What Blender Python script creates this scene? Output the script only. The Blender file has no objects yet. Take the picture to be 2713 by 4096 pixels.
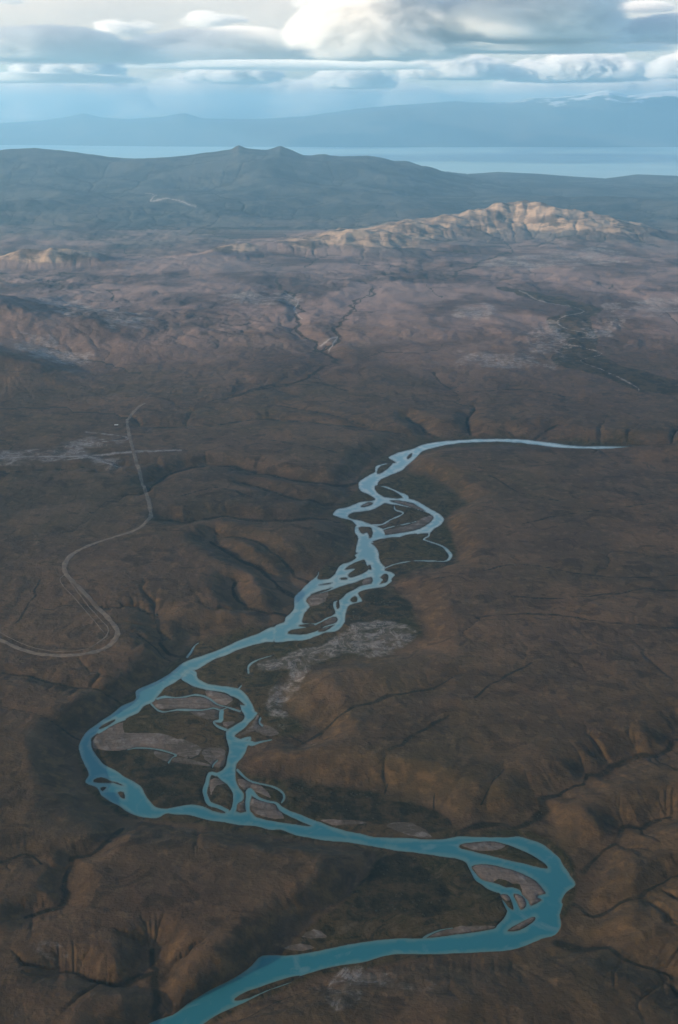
import bpy, math, random, heapq
import numpy as np
from mathutils import Vector
random.seed(7)
C = bpy.context.scene
COL = C.collection
rad = math.radians

# ------------------------------------------------------------------ camera geometry
H = 2500.0                       # camera height above the river, metres
FPX, CX, CY = 4391.0, 1356.5, 2048.0   # focal length and centre in photograph pixels
HOR = 453.0
P = math.atan((CY - HOR) / FPX)
cP, sP = math.cos(P), math.sin(P)

def ray(px, py, z=0.0):
    """photograph pixel -> point at height z"""
    X = (px - CX) / FPX; Yu = (CY - py) / FPX
    dy = cP + Yu * sP; dz = -sP + Yu * cP
    t = (z - H) / dz
    return X * t, dy * t

def py_to_y(py):
    Yu = (CY - py) / FPX
    return -H / (-sP + Yu * cP) * (cP + Yu * sP)

# ------------------------------------------------------------------ grid
rows_py = np.concatenate([np.arange(596, 1000, 1.7), np.arange(1000, 1700, 2.3),
                          np.arange(1700, 4110, 3.0), np.arange(4110, 4900, 9.0)])
ys = py_to_y(rows_py)
ys = np.concatenate([ys, np.linspace(ys[-1] - 40, -2500, 41)])
if len(ys) % 2 == 0: ys = ys[:-1]
NR = len(ys)
um = 0.415
core = np.arange(-um, um, 3.0 / FPX)
ext = um * np.cumprod(np.full(40, 1.045))
us = np.concatenate([-ext[::-1], core, ext])
if len(us) % 2 == 0: us = us[:-1]
NC = len(us)
zc = np.maximum(ys * cP + H * sP, 1500.0)
X = (us[None, :] * zc[:, None])
Y = np.repeat(ys[:, None], NC, 1)
PXc = CX + FPX * us                       # pixel column of each grid column
PYr = CY - FPX * (ys * sP - H * cP) / (ys * cP + H * sP)    # pixel row of each grid row
PYr[ys * cP + H * sP < 800] = 1e5
ncore = int((PYr < 1e5).sum())
cellx = np.gradient(us)[None, :] * zc[:, None]
celly = np.abs(np.gradient(ys))[:, None]
CELL = np.maximum(np.minimum(cellx, 1e9), celly * 0.6)

# ------------------------------------------------------------------ noise
def _hash(ix, iy, seed):
    h = (ix.astype(np.int64) * 374761393 + iy.astype(np.int64) * 668265263 + seed * 1442695041) & 0xffffffff
    h = ((h ^ (h >> 13)) * 1274126177) & 0xffffffff
    return (h ^ (h >> 16)) & 0xffff

_ang = np.linspace(0, 2 * np.pi, 65536, endpoint=False)
_gx = np.cos(_ang).astype(np.float32); _gy = np.sin(_ang).astype(np.float32)

def perlin(x, y, seed=0):
    x0 = np.floor(x); y0 = np.floor(y)
    fx = (x - x0).astype(np.float32); fy = (y - y0).astype(np.float32)
    ix = x0.astype(np.int64); iy = y0.astype(np.int64)
    u = fx * fx * fx * (fx * (fx * 6 - 15) + 10); v = fy * fy * fy * (fy * (fy * 6 - 15) + 10)
    def g(dx, dy):
        h = _hash(ix + dx, iy + dy, seed)
        return _gx[h] * (fx - dx) + _gy[h] * (fy - dy)
    a = g(0, 0); b = g(1, 0); c = g(0, 1); d = g(1, 1)
    return ((a + u * (b - a)) + v * ((c + u * (d - c)) - (a + u * (b - a)))) * 1.45

def fbm(x, y, lam, octs, seed=0, cell=None, gain=0.5, ridged=False):
    r = 0; amp = 1.0; tot = 0
    for o in range(octs):
        l = lam / 2 ** o
        n = perlin(x / l + 13.7 * o, y / l - 7.3 * o, seed + o)
        if ridged: n = 1 - 2 * np.abs(n)
        if cell is not None:
            n = n * np.clip((l / cell - 1.5) / 2.0, 0, 1)
        r = r + amp * n; tot += amp; amp *= gain
    return r / tot

def sm(a, b, x):
    t = np.clip((x - a) / (b - a), 0, 1)
    return t * t * (3 - 2 * t)

# ------------------------------------------------------------------ traced outlines
ORG = {'A': (280, 2500, .5), 'B': (700, 2600, .5), 'C': (1100, 2100, .5), 'D': (1250, 1730, .5),
       'E': (1600, 3260, .5), 'F': (1000, 3100, .5), 'G': (600, 3560, 1.0), 'Q': (1200, 1600, .965),
       'S': (0, 0, 1.7302), 'M': (200, 2500, .8291)}

def T(*parts):
    """('A', [(x,y[,w])...], 'B', [...]) -> list of photograph-pixel points"""
    out = []; o = None
    for p in parts:
        if isinstance(p, str): o = ORG[p]
        else:
            for q in p:
                out.append((o[0] + q[0] * o[2], o[1] + q[1] * o[2]) + ((q[2] * o[2],) if len(q) > 2 else ()))
    return out

def smooth(pts, closed=True, n=3):
    pts = np.array(pts, float); m = len(pts); out = []
    rng = range(m) if closed else range(m - 1)
    for i in rng:
        if closed: p0, p1, p2, p3 = pts[(i - 1) % m], pts[i], pts[(i + 1) % m], pts[(i + 2) % m]
        else: p0, p1, p2, p3 = pts[max(i - 1, 0)], pts[i], pts[i + 1], pts[min(i + 2, m - 1)]
        for k in range(n):
            t = k / n
            out.append(0.5 * ((2 * p1) + (-p0 + p2) * t + (2 * p0 - 5 * p1 + 4 * p2 - p3) * t * t + (-p0 + 3 * p1 - 3 * p2 + p3) * t ** 3))
    if not closed: out.append(pts[-1])
    return np.array(out)

W_MAIN = T('A', [(1640,12),(1500,70),(1350,125),(1200,195),(1060,245),(905,300),(850,345),(780,400),(690,450),(610,485),(530,522),(525,590),(480,620),(410,650),(350,700),(260,760),(180,815),(130,860),(95,910),(72,965),(85,1040),(105,1090),(130,1140),(150,1200),(125,1260),(215,1300),(250,1360),(320,1410),(400,1450),(450,1490),(550,1530),(690,1545),(770,1510),(830,1515),(960,1520),(1060,1550),(1140,1568)],
 'B', [(400,1380),(520,1400),(650,1410),(760,1438),(850,1440),(960,1480),(1080,1502),(1200,1525),(1320,1535),(1450,1550),(1568,1568)],
 'E', [(-120,268),(0,290),(100,300),(230,318),(370,338),(470,355),(525,380),(545,410),(570,460),(600,520),(650,555),(700,590),(760,615),(800,630),(815,680),(845,740),(858,775),(830,830),(780,880),(750,910),(620,935),(500,950),(380,965),(210,985),(100,990),(0,985)],
 'G', [(880,205),(760,225),(640,250),(545,262),(450,262),(410,300),(340,350),(240,400),(150,455),(90,500),(0,532),(-90,600),(-300,760),(-100,760),(120,620),(215,536),(290,490),(380,450),(470,405),(560,372),(600,345),(690,318),(760,302),(850,290),(920,270),(1010,255),(1130,258),(1260,252),(1390,245),(1470,235)],
 'E', [(1136,990),(1240,960),(1290,890),(1280,800),(1305,720),(1295,690),(1330,620),(1405,560),(1365,490),(1350,460),(1300,390),(1280,350),(1220,295),(1130,230),(1040,195),(950,172),(870,178),(740,178),(600,175),(480,170),(400,185),(300,195),(200,195),(100,188),(0,182)],
 'F', [(1000,495),(880,470),(750,440),(640,410),(540,372)],
 'B', [(1080,1410),(980,1400),(870,1380),(760,1365),(650,1335),(600,1290),(540,1300),(495,1290),(440,1300),(385,1305),(300,1285),(220,1250),(130,1235),(0,1255)],
 'A', [(760,1470),(690,1455),(640,1410),(605,1360),(575,1300),(520,1260),(440,1215),(370,1165),(290,1125),(240,1080),(210,1040),(185,1000),(170,960),(175,910),(200,885),(260,840),(330,800),(410,770),(480,735),(550,700),(590,650),(660,620),(690,590),(720,550),(760,505),(830,465),(890,425),(950,370),(1010,360),(1060,330),(1150,280),(1250,240),(1360,195),(1470,160),(1568,135),(1640,128)])
W_MID = T('A', [(890,425),(940,465),(1000,495),(1090,520),(1180,530),(1260,550),(1330,610),(1360,640),(1370,680),(1395,720),(1385,760),(1340,790),(1280,825),(1250,850),(1250,910),(1270,970),(1270,1020),(1255,1080),(1245,1130),(1210,1165),(1165,1190),(1210,1240),(1260,1280),(1300,1340),(1305,1400),(1285,1480),(1240,1500),(1250,1560),(1420,1560),(1400,1530),(1340,1510),(1335,1470),(1345,1430),(1385,1400),(1390,1350),(1350,1300),(1330,1240),(1325,1180),(1335,1110),(1380,1060),(1410,1010),(1430,960),(1490,945),(1440,925),(1390,915),(1330,900),(1320,880),(1380,840),(1430,790),(1500,710),(1480,690),(1460,640),(1420,570),(1365,515),(1300,500),(1200,485),(1120,475),(1060,450),(1020,420),(1010,375),(950,350)])
W_BRAID = T('C', [(-10,816),(70,780),(85,740),(140,690),(155,640),(155,580),(200,530),(250,480),(310,430),(345,400),(345,435),(430,430),(480,390),(520,325),(600,295),(650,265),(640,240),(665,215),(655,160),(670,110),(700,110),(790,140),(770,148),(800,170),(830,220),(840,290),(880,335),(880,365),(920,375),(960,400),(935,430),(930,455),(870,495),(800,505),(720,520),(670,540),(670,560),(695,600),(690,615),(600,640),(570,690),(560,770),(530,820),(480,852),(400,862),(330,890),(250,920),(150,925),(60,935),(-10,930)])
W_UP = T('D', [(350,960),(355,900),(370,850),(340,800),(340,760),(350,740),(310,705),(240,685),(168,660),(175,635),(210,610),(270,600),(340,575),(390,555),(500,540),(460,500),(385,465),(370,400),(430,355),(500,315),(500,290),(520,265),(590,248),(670,240),(610,200),(690,160),(790,135),(890,95),(1000,75),(1150,62),(1350,52),(1568,52)],
 'Q', [(950,166),(1050,179),(1130,190),(1200,193),(1270,192),(1400,196),(1600,205),(1600,218),(1400,208),(1270,202),(1200,204),(1130,202),(1050,195),(950,182)],
 'D', [(1568,75),(1400,75),(1250,80),(1100,95),(980,120),(880,150),(840,190),(800,230),(760,260),(720,300),(640,335),(560,370),(525,400),(530,425),(600,435),(680,470),(760,500),(775,530),(840,550),(940,610),(1000,640),(1055,690),(1030,735),(975,770),(940,800),(850,812),(790,822),(700,835),(600,842),(500,865),(470,885),(480,940),(420,960)])
WATER = [W_MAIN, W_MID, W_BRAID, W_UP]
ISLES = [T('G',[(340,435),(390,405),(450,385),(530,358),(600,342),(560,370),(470,400),(400,430),(350,442)]),
 T('A',[(1290,570),(1340,590),(1400,640),(1370,640),(1320,610)]), T('A',[(235,825),(290,785),(360,755),(350,775),(290,812),(245,832)]),
 T('A',[(190,1240),(250,1220),(320,1242),(345,1262),(260,1262),(200,1260)]), T('A',[(330,1250),(385,1262),(430,1286),(380,1275)]),
 T('A',[(245,1303),(290,1298),(262,1328)]), T('A',[(385,1335),(430,1340),(438,1388),(400,1372)]),
 T('B',[(500,1285),(502,1240),(520,1220),(560,1215),(566,1260),(556,1295),(520,1302)]),
 T('D',[(285,665),(330,640),(450,625),(540,590),(580,565),(640,575),(740,590),(900,635),(960,665),(965,690),(930,730),(860,770),(760,795),(600,818),(580,810),(560,770),(470,735),(380,705),(300,685)]),
 T('D',[(500,432),(530,428),(640,460),(725,522),(620,525),(560,510),(510,470)]),
 T('D',[(620,545),(700,545),(790,562),(820,575),(905,630),(800,604),(740,585),(660,562)]),
 T('D',[(385,592),(440,560),(485,562),(470,582),(420,597)]),
 T('D',[(370,760),(430,752),(475,770),(478,830),(455,845),(440,800),(410,812),(385,800)]),
 T('D',[(518,332),(525,290),(560,260),(640,250),(600,290),(560,322)]), T('D',[(756,208),(770,180),(797,168),(790,195),(768,212)]),
 T('D',[(700,834),(760,818),(835,808),(830,835),(760,840)]), T('D',[(838,815),(925,822),(925,835),(890,852)]),
 T('C',[(255,590),(300,560),(430,530),(530,490),(640,460),(740,420),(780,420),(770,470),(710,480),(640,510),(560,560),(510,605),(470,615),(470,660),(480,710),(400,750),(330,785),(230,785),(220,760),(240,700),(280,655),(255,620)]),
 T('C',[(100,870),(130,840),(200,828),(330,800),(430,745),(490,735),(500,770),(470,790),(400,810),(330,850),(250,875),(160,875)]),
 T('C',[(560,355),(600,320),(680,285),(720,280),(735,320),(745,360),(700,390),(610,420),(585,402),(620,368),(645,350),(610,352)]),
 T('C',[(525,425),(570,420),(578,435),(530,438)]), T('C',[(845,420),(880,390),(905,400),(900,450),(865,465),(838,472),(865,440)]),
 T('C',[(605,595),(640,568),(662,590),(650,618),(615,615)]), T('C',[(488,622),(512,608),(516,660),(495,668)]),
 T('C',[(200,800),(310,793),(300,812),(210,814)]), T('C',[(340,850),(410,815),(480,798),(400,850)]),
 T('C',[(745,325),(765,320),(772,355),(750,355)]), T('C',[(360,475),(460,459),(440,470),(370,481)]), T('C',[(292,552),(450,502),(440,514),(310,562)]),
 T('E',[(480,240),(560,222),(680,210),(780,218),(900,250),(1000,295),(1100,350),(1165,395),(1178,430),(1080,410),(950,380),(800,345),(680,315),(560,285),(490,270)]),
 T('E',[(572,412),(650,395),(760,405),(900,440),(1000,480),(1090,530),(1150,600),(1165,630),(1110,640),(1100,665),(1130,680),(1050,725),(1030,690),(980,640),(960,600),(900,580),(850,580),(790,555),(720,535),(650,510),(600,460)]),
 T('E',[(915,630),(980,650),(1008,700),(1000,740),(965,758),(940,700),(915,660)]), T('E',[(800,640),(860,640),(890,680),(910,760),(870,740),(840,700)]),
 T('E',[(865,920),(950,870),(1060,815),(1085,825),(1060,860),(960,920),(880,930)])]
STROKES = [T('A',[(700,590,22),(760,575,20),(840,582,12),(920,575,14),(1000,560,14),(1080,572,14),(1130,600,16),(1180,635,13),(1250,655,12),(1360,690,14)]),
 T('A',[(650,630,14),(700,680,12),(760,695,12),(850,680,14),(950,680,14),(1060,680,10),(1150,665,10),(1200,680,10),(1250,665,9)]),
 T('A',[(1215,690,36),(1210,730,42),(1205,765,30),(1150,775,16),(1180,810,18),(1250,838,20)]),
 T('A',[(460,1000,6),(520,985,9),(600,985,8),(700,995,8),(780,1015,11),(850,1042,14),(820,1060,12),(790,1100,14)]),
 T('A',[(1180,1085,12),(1150,1115,16),(1140,1140,10)]),
 T('A',[(1170,1195,30),(1120,1190,34),(1095,1270,34),(1080,1330,36),(1095,1390,38),(1120,1430,34),(1190,1455,26),(1260,1490,30)]),
 T('A',[(230,860,22),(300,818,20),(380,775,18),(440,752,20)]),
 T('B',[(590,1310,34),(580,1240,38),(590,1180,46),(600,1130,56),(660,1180,28),(740,1212,18),(810,1225,20),(850,1270,40),(920,1310,44),(1000,1340,50),(1080,1375,50),(1140,1400,50)]),
 T('B',[(500,960,20),(560,1020,18),(620,1055,15),(720,1078,13),(800,1100,16),(860,1140,20),(875,1180,20),(855,1220,16)]),
 T('B',[(775,718,11),(680,738,16),(620,755,30),(590,740,30),(600,700,20),(540,720,30)]),
 T('B',[(590,185,14),(590,130,18),(640,90,14),(720,60,6),(800,40,5)]), T('B',[(685,545,14),(675,580,14),(700,605,14)]),
 T('A',[(940,255,20),(970,215,18),(1000,165,10),(1030,145,6)]), T('A',[(1350,510,14),(1372,486,8)]),
 T('D',[(935,800,12),(930,830,12),(890,855,10),(960,880,10),(1040,910,14),(1080,945,22),(1105,980,28),(1090,1015,20),(1050,1030,10),(930,1028,8),(800,1028,8),(700,1045,9),(640,1060,9),(580,1085,10)]),
 T('D',[(655,590,10),(665,620,11),(725,640,10),(700,665,8),(620,700,10),(560,735,12),(480,738,8)]), T('D',[(565,775,9),(650,750,7),(750,732,7),(830,712,5)]),
 T('C',[(345,402,6),(350,375,5)]), T('E',[(420,905,6),(330,920,10),(250,950,16),(190,985,16)])]
FLOOD = T('S', [(1700,1036),(1410,1025),(1250,1017),(1100,1010),(1000,1018),(950,1030),(900,1045),(860,1080),(830,1112),(822,1140),(795,1165),(765,1190),(790,1208),(818,1240),(815,1290),(738,1318),(690,1378),(650,1438),(560,1462),(450,1478),(425,1520),(310,1600),(265,1640),(205,1685),(178,1735),(192,1800),(200,1830),(280,1885),(380,1905),(560,1925),(700,1945),(840,1965),(870,1985),(850,2020),(790,2090),(720,2140),(650,2200),(610,2240),(570,2290),(480,2330),(370,2385),(250,2480),(420,2480),(480,2380),(700,2272),(850,2238),(1000,2210),(1170,2206),(1300,2128),(1330,2040),(1305,1975),(1240,1930),(1150,1920),(1070,1925),(1010,1880),(960,1850),(880,1835),(780,1825),(680,1815),(575,1795),(560,1760),(590,1725),(640,1712),(700,1700),(690,1670),(640,1640),(635,1590),(680,1555),(770,1530),(900,1515),(975,1475),(960,1440),(950,1400),(900,1350),(960,1325),(1045,1300),(1052,1268),(1030,1200),(1075,1165),(1020,1120),(960,1095),(930,1080),(960,1055),(1050,1035),(1200,1032),(1350,1040),(1450,1043),(1700,1052)])

# vegetated creek lines on the plains: (points, width, depth)
CREEKS = [([(0,1560),(60,1565),(130,1580),(200,1590),(270,1600),(310,1612)], 30, 14),
 ([(1620,1670),(1568,1700),(1500,1740),(1420,1760),(1360,1790),(1300,1810),(1250,1850),(1200,1885),(1130,1885),(1080,1900),(1045,1925)], 75, 42),
 ([(1325,2060),(1380,2085),(1450,2070),(1500,2050),(1568,2020),(1650,2000)], 40, 26),
 ([(640,1590),(632,1630),(660,1665),(700,1695)], 24, 8),
 ([(350,1110),(440,1072),(520,1068),(600,1085),(700,1100),(790,1110),(850,1085)], 80, 55),
 ([(400,1200),(520,1187),(640,1195),(740,1185),(790,1190)], 80, 48),
 ([(340,985),(480,985),(600,968),(700,975),(820,985),(940,1000)], 65, 36),
 ([(480,1245),(560,1285),(640,1330),(700,1375)], 75, 50), ([(540,1340),(560,1390),(620,1400),(680,1400)], 60, 40),
 ([(560,1110),(640,1135),(720,1150),(800,1150)], 60, 34), ([(500,1230),(590,1250),(660,1290),(715,1330)], 55, 34), ([(420,1150),(500,1130),(580,1150)], 45, 20), ([(430,1020),(560,1015),(700,1030),(780,1050)], 45, 20), ([(640,940),(760,960),(860,985)], 40, 18),
 ([(800,900),(720,880),(600,905),(480,935)], 60, 14), ([(1000,860),(1060,900),(1200,905),(1330,925)], 50, 16), ([(40,1450),(70,1400),(90,1350)], 40, 16), ([(1060,1560),(1000,1590),(940,1600)], 20, 8), ([(1230,1540),(1150,1580),(1100,1620)], 24, 9),
 ([(360,1420),(380,1480),(430,1500),(440,1515)], 60, 22), ([(320,1470),(380,1500),(430,1520)], 24, 12),
 ([(960,1340),(1100,1325),(1200,1305),(1350,1330),(1460,1338),(1620,1330)], 26, 9),
 ([(1210,1215),(1300,1195),(1420,1180),(1568,1165),(1650,1150)], 30, 10), ([(1130,1100),(1200,1140),(1290,1160)], 30, 10),
 ([(1180,1380),(1300,1385),(1420,1375),(1490,1365),(1568,1370)], 34, 13), ([(1100,1430),(1250,1420),(1400,1440),(1568,1455)], 34, 8),
 ([(640,650),(665,690),(690,720),(700,780),(770,820),(740,850),(700,870),(600,900),(520,930)], 95, 34),
 ([(1030,650),(1080,630),(1130,605),(1180,590)], 130, 50), ([(765,815),(772,780),(805,735),(830,700),(880,670)], 90, 24),
 ([(60,2110),(120,2100),(150,2060),(160,1990),(230,1960),(280,1890)], 44, 26), ([(0,2000),(60,1985),(100,2000)], 30, 12),
 ([(340,2180),(360,2240),(362,2300),(372,2380)], 60, 40), ([(150,2235),(240,2262),(330,2250),(360,2240)], 50, 26),
 ([(1110,1845),(1140,1810),(1165,1780)], 16, 8), ([(890,1830),(895,1790)], 14, 8), ([(1000,1850),(1005,1815)], 14, 8),
 ([(900,1740),(960,1700),(1040,1660)], 40, 14), ([(700,1700),(800,1640),(900,1610),(1000,1590)], 60, 18),
 ([(850,2010),(810,2070),(740,2110)], 20, 10), ([(0,1640),(100,1660),(200,1690)], 18, 7),
 ([(1350,1985),(1420,1930),(1450,1900),(1568,1880)], 70, 40), ([(1300,2140),(1400,2180),(1500,2230),(1600,2300)], 80, 30),
 ([(0,1100),(100,1092),(200,1085)], 40, 5), ([(480,2400),(640,2290),(760,2250)], 10, 1),
 ([(940,1055),(1050,1060),(1200,1075),(1290,1080)], 26, 8), ([(940,960),(1010,1000),(1060,1015)], 70, 46),
 ([(1220,1010),(1260,990),(1290,980)], 50, 34), ([(1180,990),(1195,1008)], 50, 34), ([(1080,960),(1090,1000)], 60, 34)]
DARKS = [T('S',[(1150,690),(1200,690),(1260,705),(1330,720),(1390,740),(1360,760),(1380,800),(1380,840),(1440,870),(1568,900),(1650,930),(1480,925),(1400,895),(1290,870),(1275,845),(1310,820),(1290,790),(1265,765),(1330,745),(1280,725),(1200,705)]),
 T('S',[(215,1740),(250,1735),(340,1760),(430,1770),(500,1780),(480,1820),(470,1860),(370,1865),(320,1810),(250,1790)]),
 T('S',[(800,1425),(850,1380),(890,1370),(950,1400),(940,1430),(880,1450),(820,1445)]), T('S',[(920,1325),(1000,1305),(1040,1302),(1010,1318),(940,1338),(905,1345)]),
 T('S',[(670,1815),(780,1825),(900,1840),(1000,1880),(1040,1920),(900,1905),(760,1905),(700,1880)]),
 T('S',[(880,1985),(960,1985),(1020,2040),(1040,2100),(980,2120),(900,2110),(830,2130),(800,2110),(850,2050)])]
SALTS = [T('S',[(-40,1075),(0,1068),(100,1072),(180,1055),(280,1035),(290,1043),(200,1062),(240,1070),(160,1082),(0,1088),(-40,1088)]), T('S',[(215,1080),(275,1092),(240,1096)]),
 T('S',[(740,1500),(800,1462),(870,1440),(930,1450),(965,1478),(930,1500),(860,1520),(790,1512),(700,1532),(620,1550),(600,1538),(680,1518)]),
 T('S',[(1225,785),(1280,775),(1310,800),(1300,850),(1230,830),(1215,810)]), T('S',[(100,735),(180,720),(240,750),(350,770),(330,790),(210,785),(150,770)]),
 T('S',[(30,830),(140,835),(230,855),(160,875),(80,860)]), T('S',[(1350,770),(1400,755),(1450,760),(1400,790),(1370,800),(1390,830),(1370,815)]),
 T('S',[(1050,740),(1140,735),(1130,760),(1060,760)]), T('S',[(1060,850),(1200,850),(1280,875),(1160,875),(1070,865)]), T('S',[(1100,630),(1250,640),(1440,625),(1400,600),(1320,605)]),
 T('S',[(520,720),(600,705),(690,715),(640,730)]), T('S',[(1400,730),(1568,715),(1600,740),(1450,745)]),
 T('S',[(760,2290),(800,2240),(860,2250),(960,2290),(1000,2310),(900,2300),(850,2280),(820,2330),(780,2367)]), T('S',[(60,2222),(120,2214),(170,2240),(140,2250),(90,2240)]),
 T('S',[(640,1590),(690,1550),(720,1560),(690,1600),(640,1640),(700,1690),(740,1740),(700,1720),(640,1670),(620,1640)])]
GRAVELS = [T('E',[(480,240),(560,222),(700,212),(780,220),(850,250),(800,285),(680,300),(560,285)]), T('E',[(572,412),(650,395),(760,405),(900,440),(1000,480),(1090,530),(1150,600),(1165,630),(1130,680),(1050,725),(1030,690),(980,640),(960,560),(900,550),(790,520),(720,560),(650,520),(600,460)]),
 T('E',[(915,630),(980,650),(1008,700),(1000,740),(965,758),(940,700)]), T('E',[(800,640),(860,640),(890,680),(850,690)]), T('E',[(865,920),(950,870),(1060,815),(1085,825),(1060,860),(960,920),(880,930)]),
 T('E',[(210,982),(420,905),(560,895),(760,885),(740,915),(500,950)]), T('A',[(670,590),(900,580),(1100,585),(1240,660),(1100,668),(950,672),(700,665)]), T('A',[(960,700),(1120,675),(1190,690),(1190,740),(1100,765)]),
 T('A',[(170,960),(200,890),(330,810),(430,780),(440,860),(700,870),(860,920),(960,1080),(850,1040),(700,990),(520,980),(380,1015),(200,1000)]), T('A',[(860,920),(950,940),(1060,1000),(960,1080)]), T('A',[(680,1010),(830,1050),(790,1100),(690,1060)]),
 T('A',[(820,1060),(960,1075),(1130,1120),(1150,1145),(950,1120),(830,1100)]), T('A',[(1060,1010),(1150,990),(1250,1010),(1240,1120),(1180,1150),(1080,1090)]), T('A',[(1090,515),(1250,560),(1300,600),(1250,640),(1180,630),(1090,570)]),
 T('A',[(1220,780),(1340,770),(1250,830)]), T('B',[(495,680),(600,620),(660,520),(680,560),(720,600),(820,650),(830,690),(720,700),(640,660),(520,700)]), T('B',[(500,1040),(620,1050),(700,1100),(780,1200),(640,1130),(550,1120)]),
 T('B',[(600,1200),(660,1195),(800,1240),(880,1360),(700,1340),(610,1290)]), T('B',[(280,1040),(350,1025),(410,1070),(330,1090),(290,1160),(280,1100)]), T('B',[(500,1290),(502,1240),(530,1220),(566,1215),(566,1300)]),
 T('F',[(540,360),(700,355),(900,372),(940,400),(700,415),(620,395)]), T('F',[(1090,420),(1150,380),(1300,390),(1460,500),(1300,490)]),
 T('C',[(255,590),(300,560),(430,530),(410,600),(380,630),(280,655)]), T('C',[(390,790),(430,745),(500,740),(480,800),(420,800)]), T('C',[(710,450),(740,420),(790,420),(770,475),(710,482)]), T('C',[(200,800),(310,795),(300,812)]),
 T('D',[(560,790),(700,760),(820,720),(900,680),(965,665),(965,700),(860,770),(620,815)]), T('D',[(620,545),(700,545),(820,570),(905,630),(740,590)]), T('D',[(560,765),(590,720),(640,695),(620,730)]), T('G',[(600,195),(655,160),(705,185),(690,198)]), T('G',[(520,238),(600,215),(670,235),(600,250)]),
 T('D',[(380,592),(440,560),(485,562),(470,582)]), T('C',[(340,850),(410,815),(480,798),(400,850)])]

# ------------------------------------------------------------------ rasterising in grid space
def inside_px(poly, step=1):
    px = PXc[::step]; py = PYr[::step]
    m = np.zeros((len(py), len(px)), bool)
    p = np.asarray(poly, float)[:, :2]; q = np.roll(p, -1, 0)
    lo, hi = p[:, 1].min(), p[:, 1].max()
    for r in np.where((py >= lo) & (py <= hi))[0]:
        yy = py[r]
        k = (p[:, 1] > yy) != (q[:, 1] > yy)
        if not k.any(): continue
        xs = np.sort(p[k, 0] + (yy - p[k, 1]) * (q[k, 0] - p[k, 0]) / (q[k, 1] - p[k, 1]))
        m[r] = (np.searchsorted(xs, px) % 2) == 1
    return m

def seg_dist(field, pts, closed, R, widths=None):
    """field = min(field, distance in photograph pixels to the polyline [- half width])"""
    p = np.asarray(pts, float); n = len(p)
    for i in range(n if closed else n - 1):
        a = p[i]; b = p[(i + 1) % n]
        c0 = np.searchsorted(PXc, min(a[0], b[0]) - R); c1 = np.searchsorted(PXc, max(a[0], b[0]) + R)
        r0 = np.searchsorted(PYr, min(a[1], b[1]) - R); r1 = np.searchsorted(PYr, max(a[1], b[1]) + R)
        if c1 <= c0 or r1 <= r0: continue
        gx = PXc[None, c0:c1]; gy = PYr[r0:r1, None]
        dx, dy = b[0] - a[0], b[1] - a[1]; L = dx * dx + dy * dy + 1e-9
        t = np.clip(((gx - a[0]) * dx + (gy - a[1]) * dy) / L, 0, 1)
        d = np.hypot(gx - a[0] - t * dx, gy - a[1] - t * dy)
        if widths is not None: d = d - 0.5 * (a[2] + t * (b[2] - a[2]))
        field[r0:r1, c0:c1] = np.minimum(field[r0:r1, c0:c1], d)

R0 = 60.0
def sdf_poly(poly, n=3):
    s = smooth(poly, True, n)
    d = np.full((NR, NC), R0); seg_dist(d, s, True, R0)
    return np.where(inside_px(s), -d, d)

water = np.full((NR, NC), R0)
for w in WATER: water = np.minimum(water, sdf_poly(w))
for w in ISLES: water = np.maximum(water, -sdf_poly(w, 2))
for w in STROKES: seg_dist(water, smooth(w, False, 3), False, 40, True)
gxx = np.broadcast_to(PXc[None, :], X.shape); gyy = np.broadcast_to(np.minimum(PYr, 6000)[:, None], X.shape)
water = water + 1.3 * fbm(X, Y, 60, 3, 5, CELL) * 2
WN = fbm(X, Y, 300, 5, 77, CELL)
def mask(polys, soft=8.0, n=2, wob=0.0):
    m = np.zeros((NR, NC))
    for q in polys: m = np.maximum(m, np.clip(0.5 - (sdf_poly(q, n) + wob * WN) / soft, 0, 1))
    return m
m_flood = mask([FLOOD], 16, 2, 26)
m_gravel = mask(GRAVELS, 8, 2, 9)
m_salt = mask(SALTS, 30, 2, 50)
m_dark = np.maximum(mask(DARKS[1:], 45, 2, 60), mask(DARKS[:1], 14, 2, 14))
for pts, wd in (([(1200,695),(1260,722),(1350,742),(1285,768),(1370,800),(1290,815),(1390,840),(1340,860),(1420,890),(1470,915),(1475,925)], 1.9),
                ([(-30,1085),(100,1080),(200,1078),(300,1070),(420,1060)], 4), ([(150,1088),(215,1082),(250,1095),(280,1100)], 4), ([(180,1055),(240,1045),(285,1042),(292,1032),(200,1022)], 3.5),
                ([(340,490),(365,498),(350,505),(400,505),(455,515)], 3), ([(660,700),(690,720),(680,740),(700,760)], 4), ([(740,820),(780,800),(760,830)], 4)):
    d = np.full((NR, NC), R0); seg_dist(d, smooth(T('S', pts), False, 4), False, 30)
    m_salt = np.maximum(m_salt, 1.6 * np.clip(1 - (d - 1.2 * perlin(X / 60, Y / 60, 9)) / (wd * 1.3), 0, 1))

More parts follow.
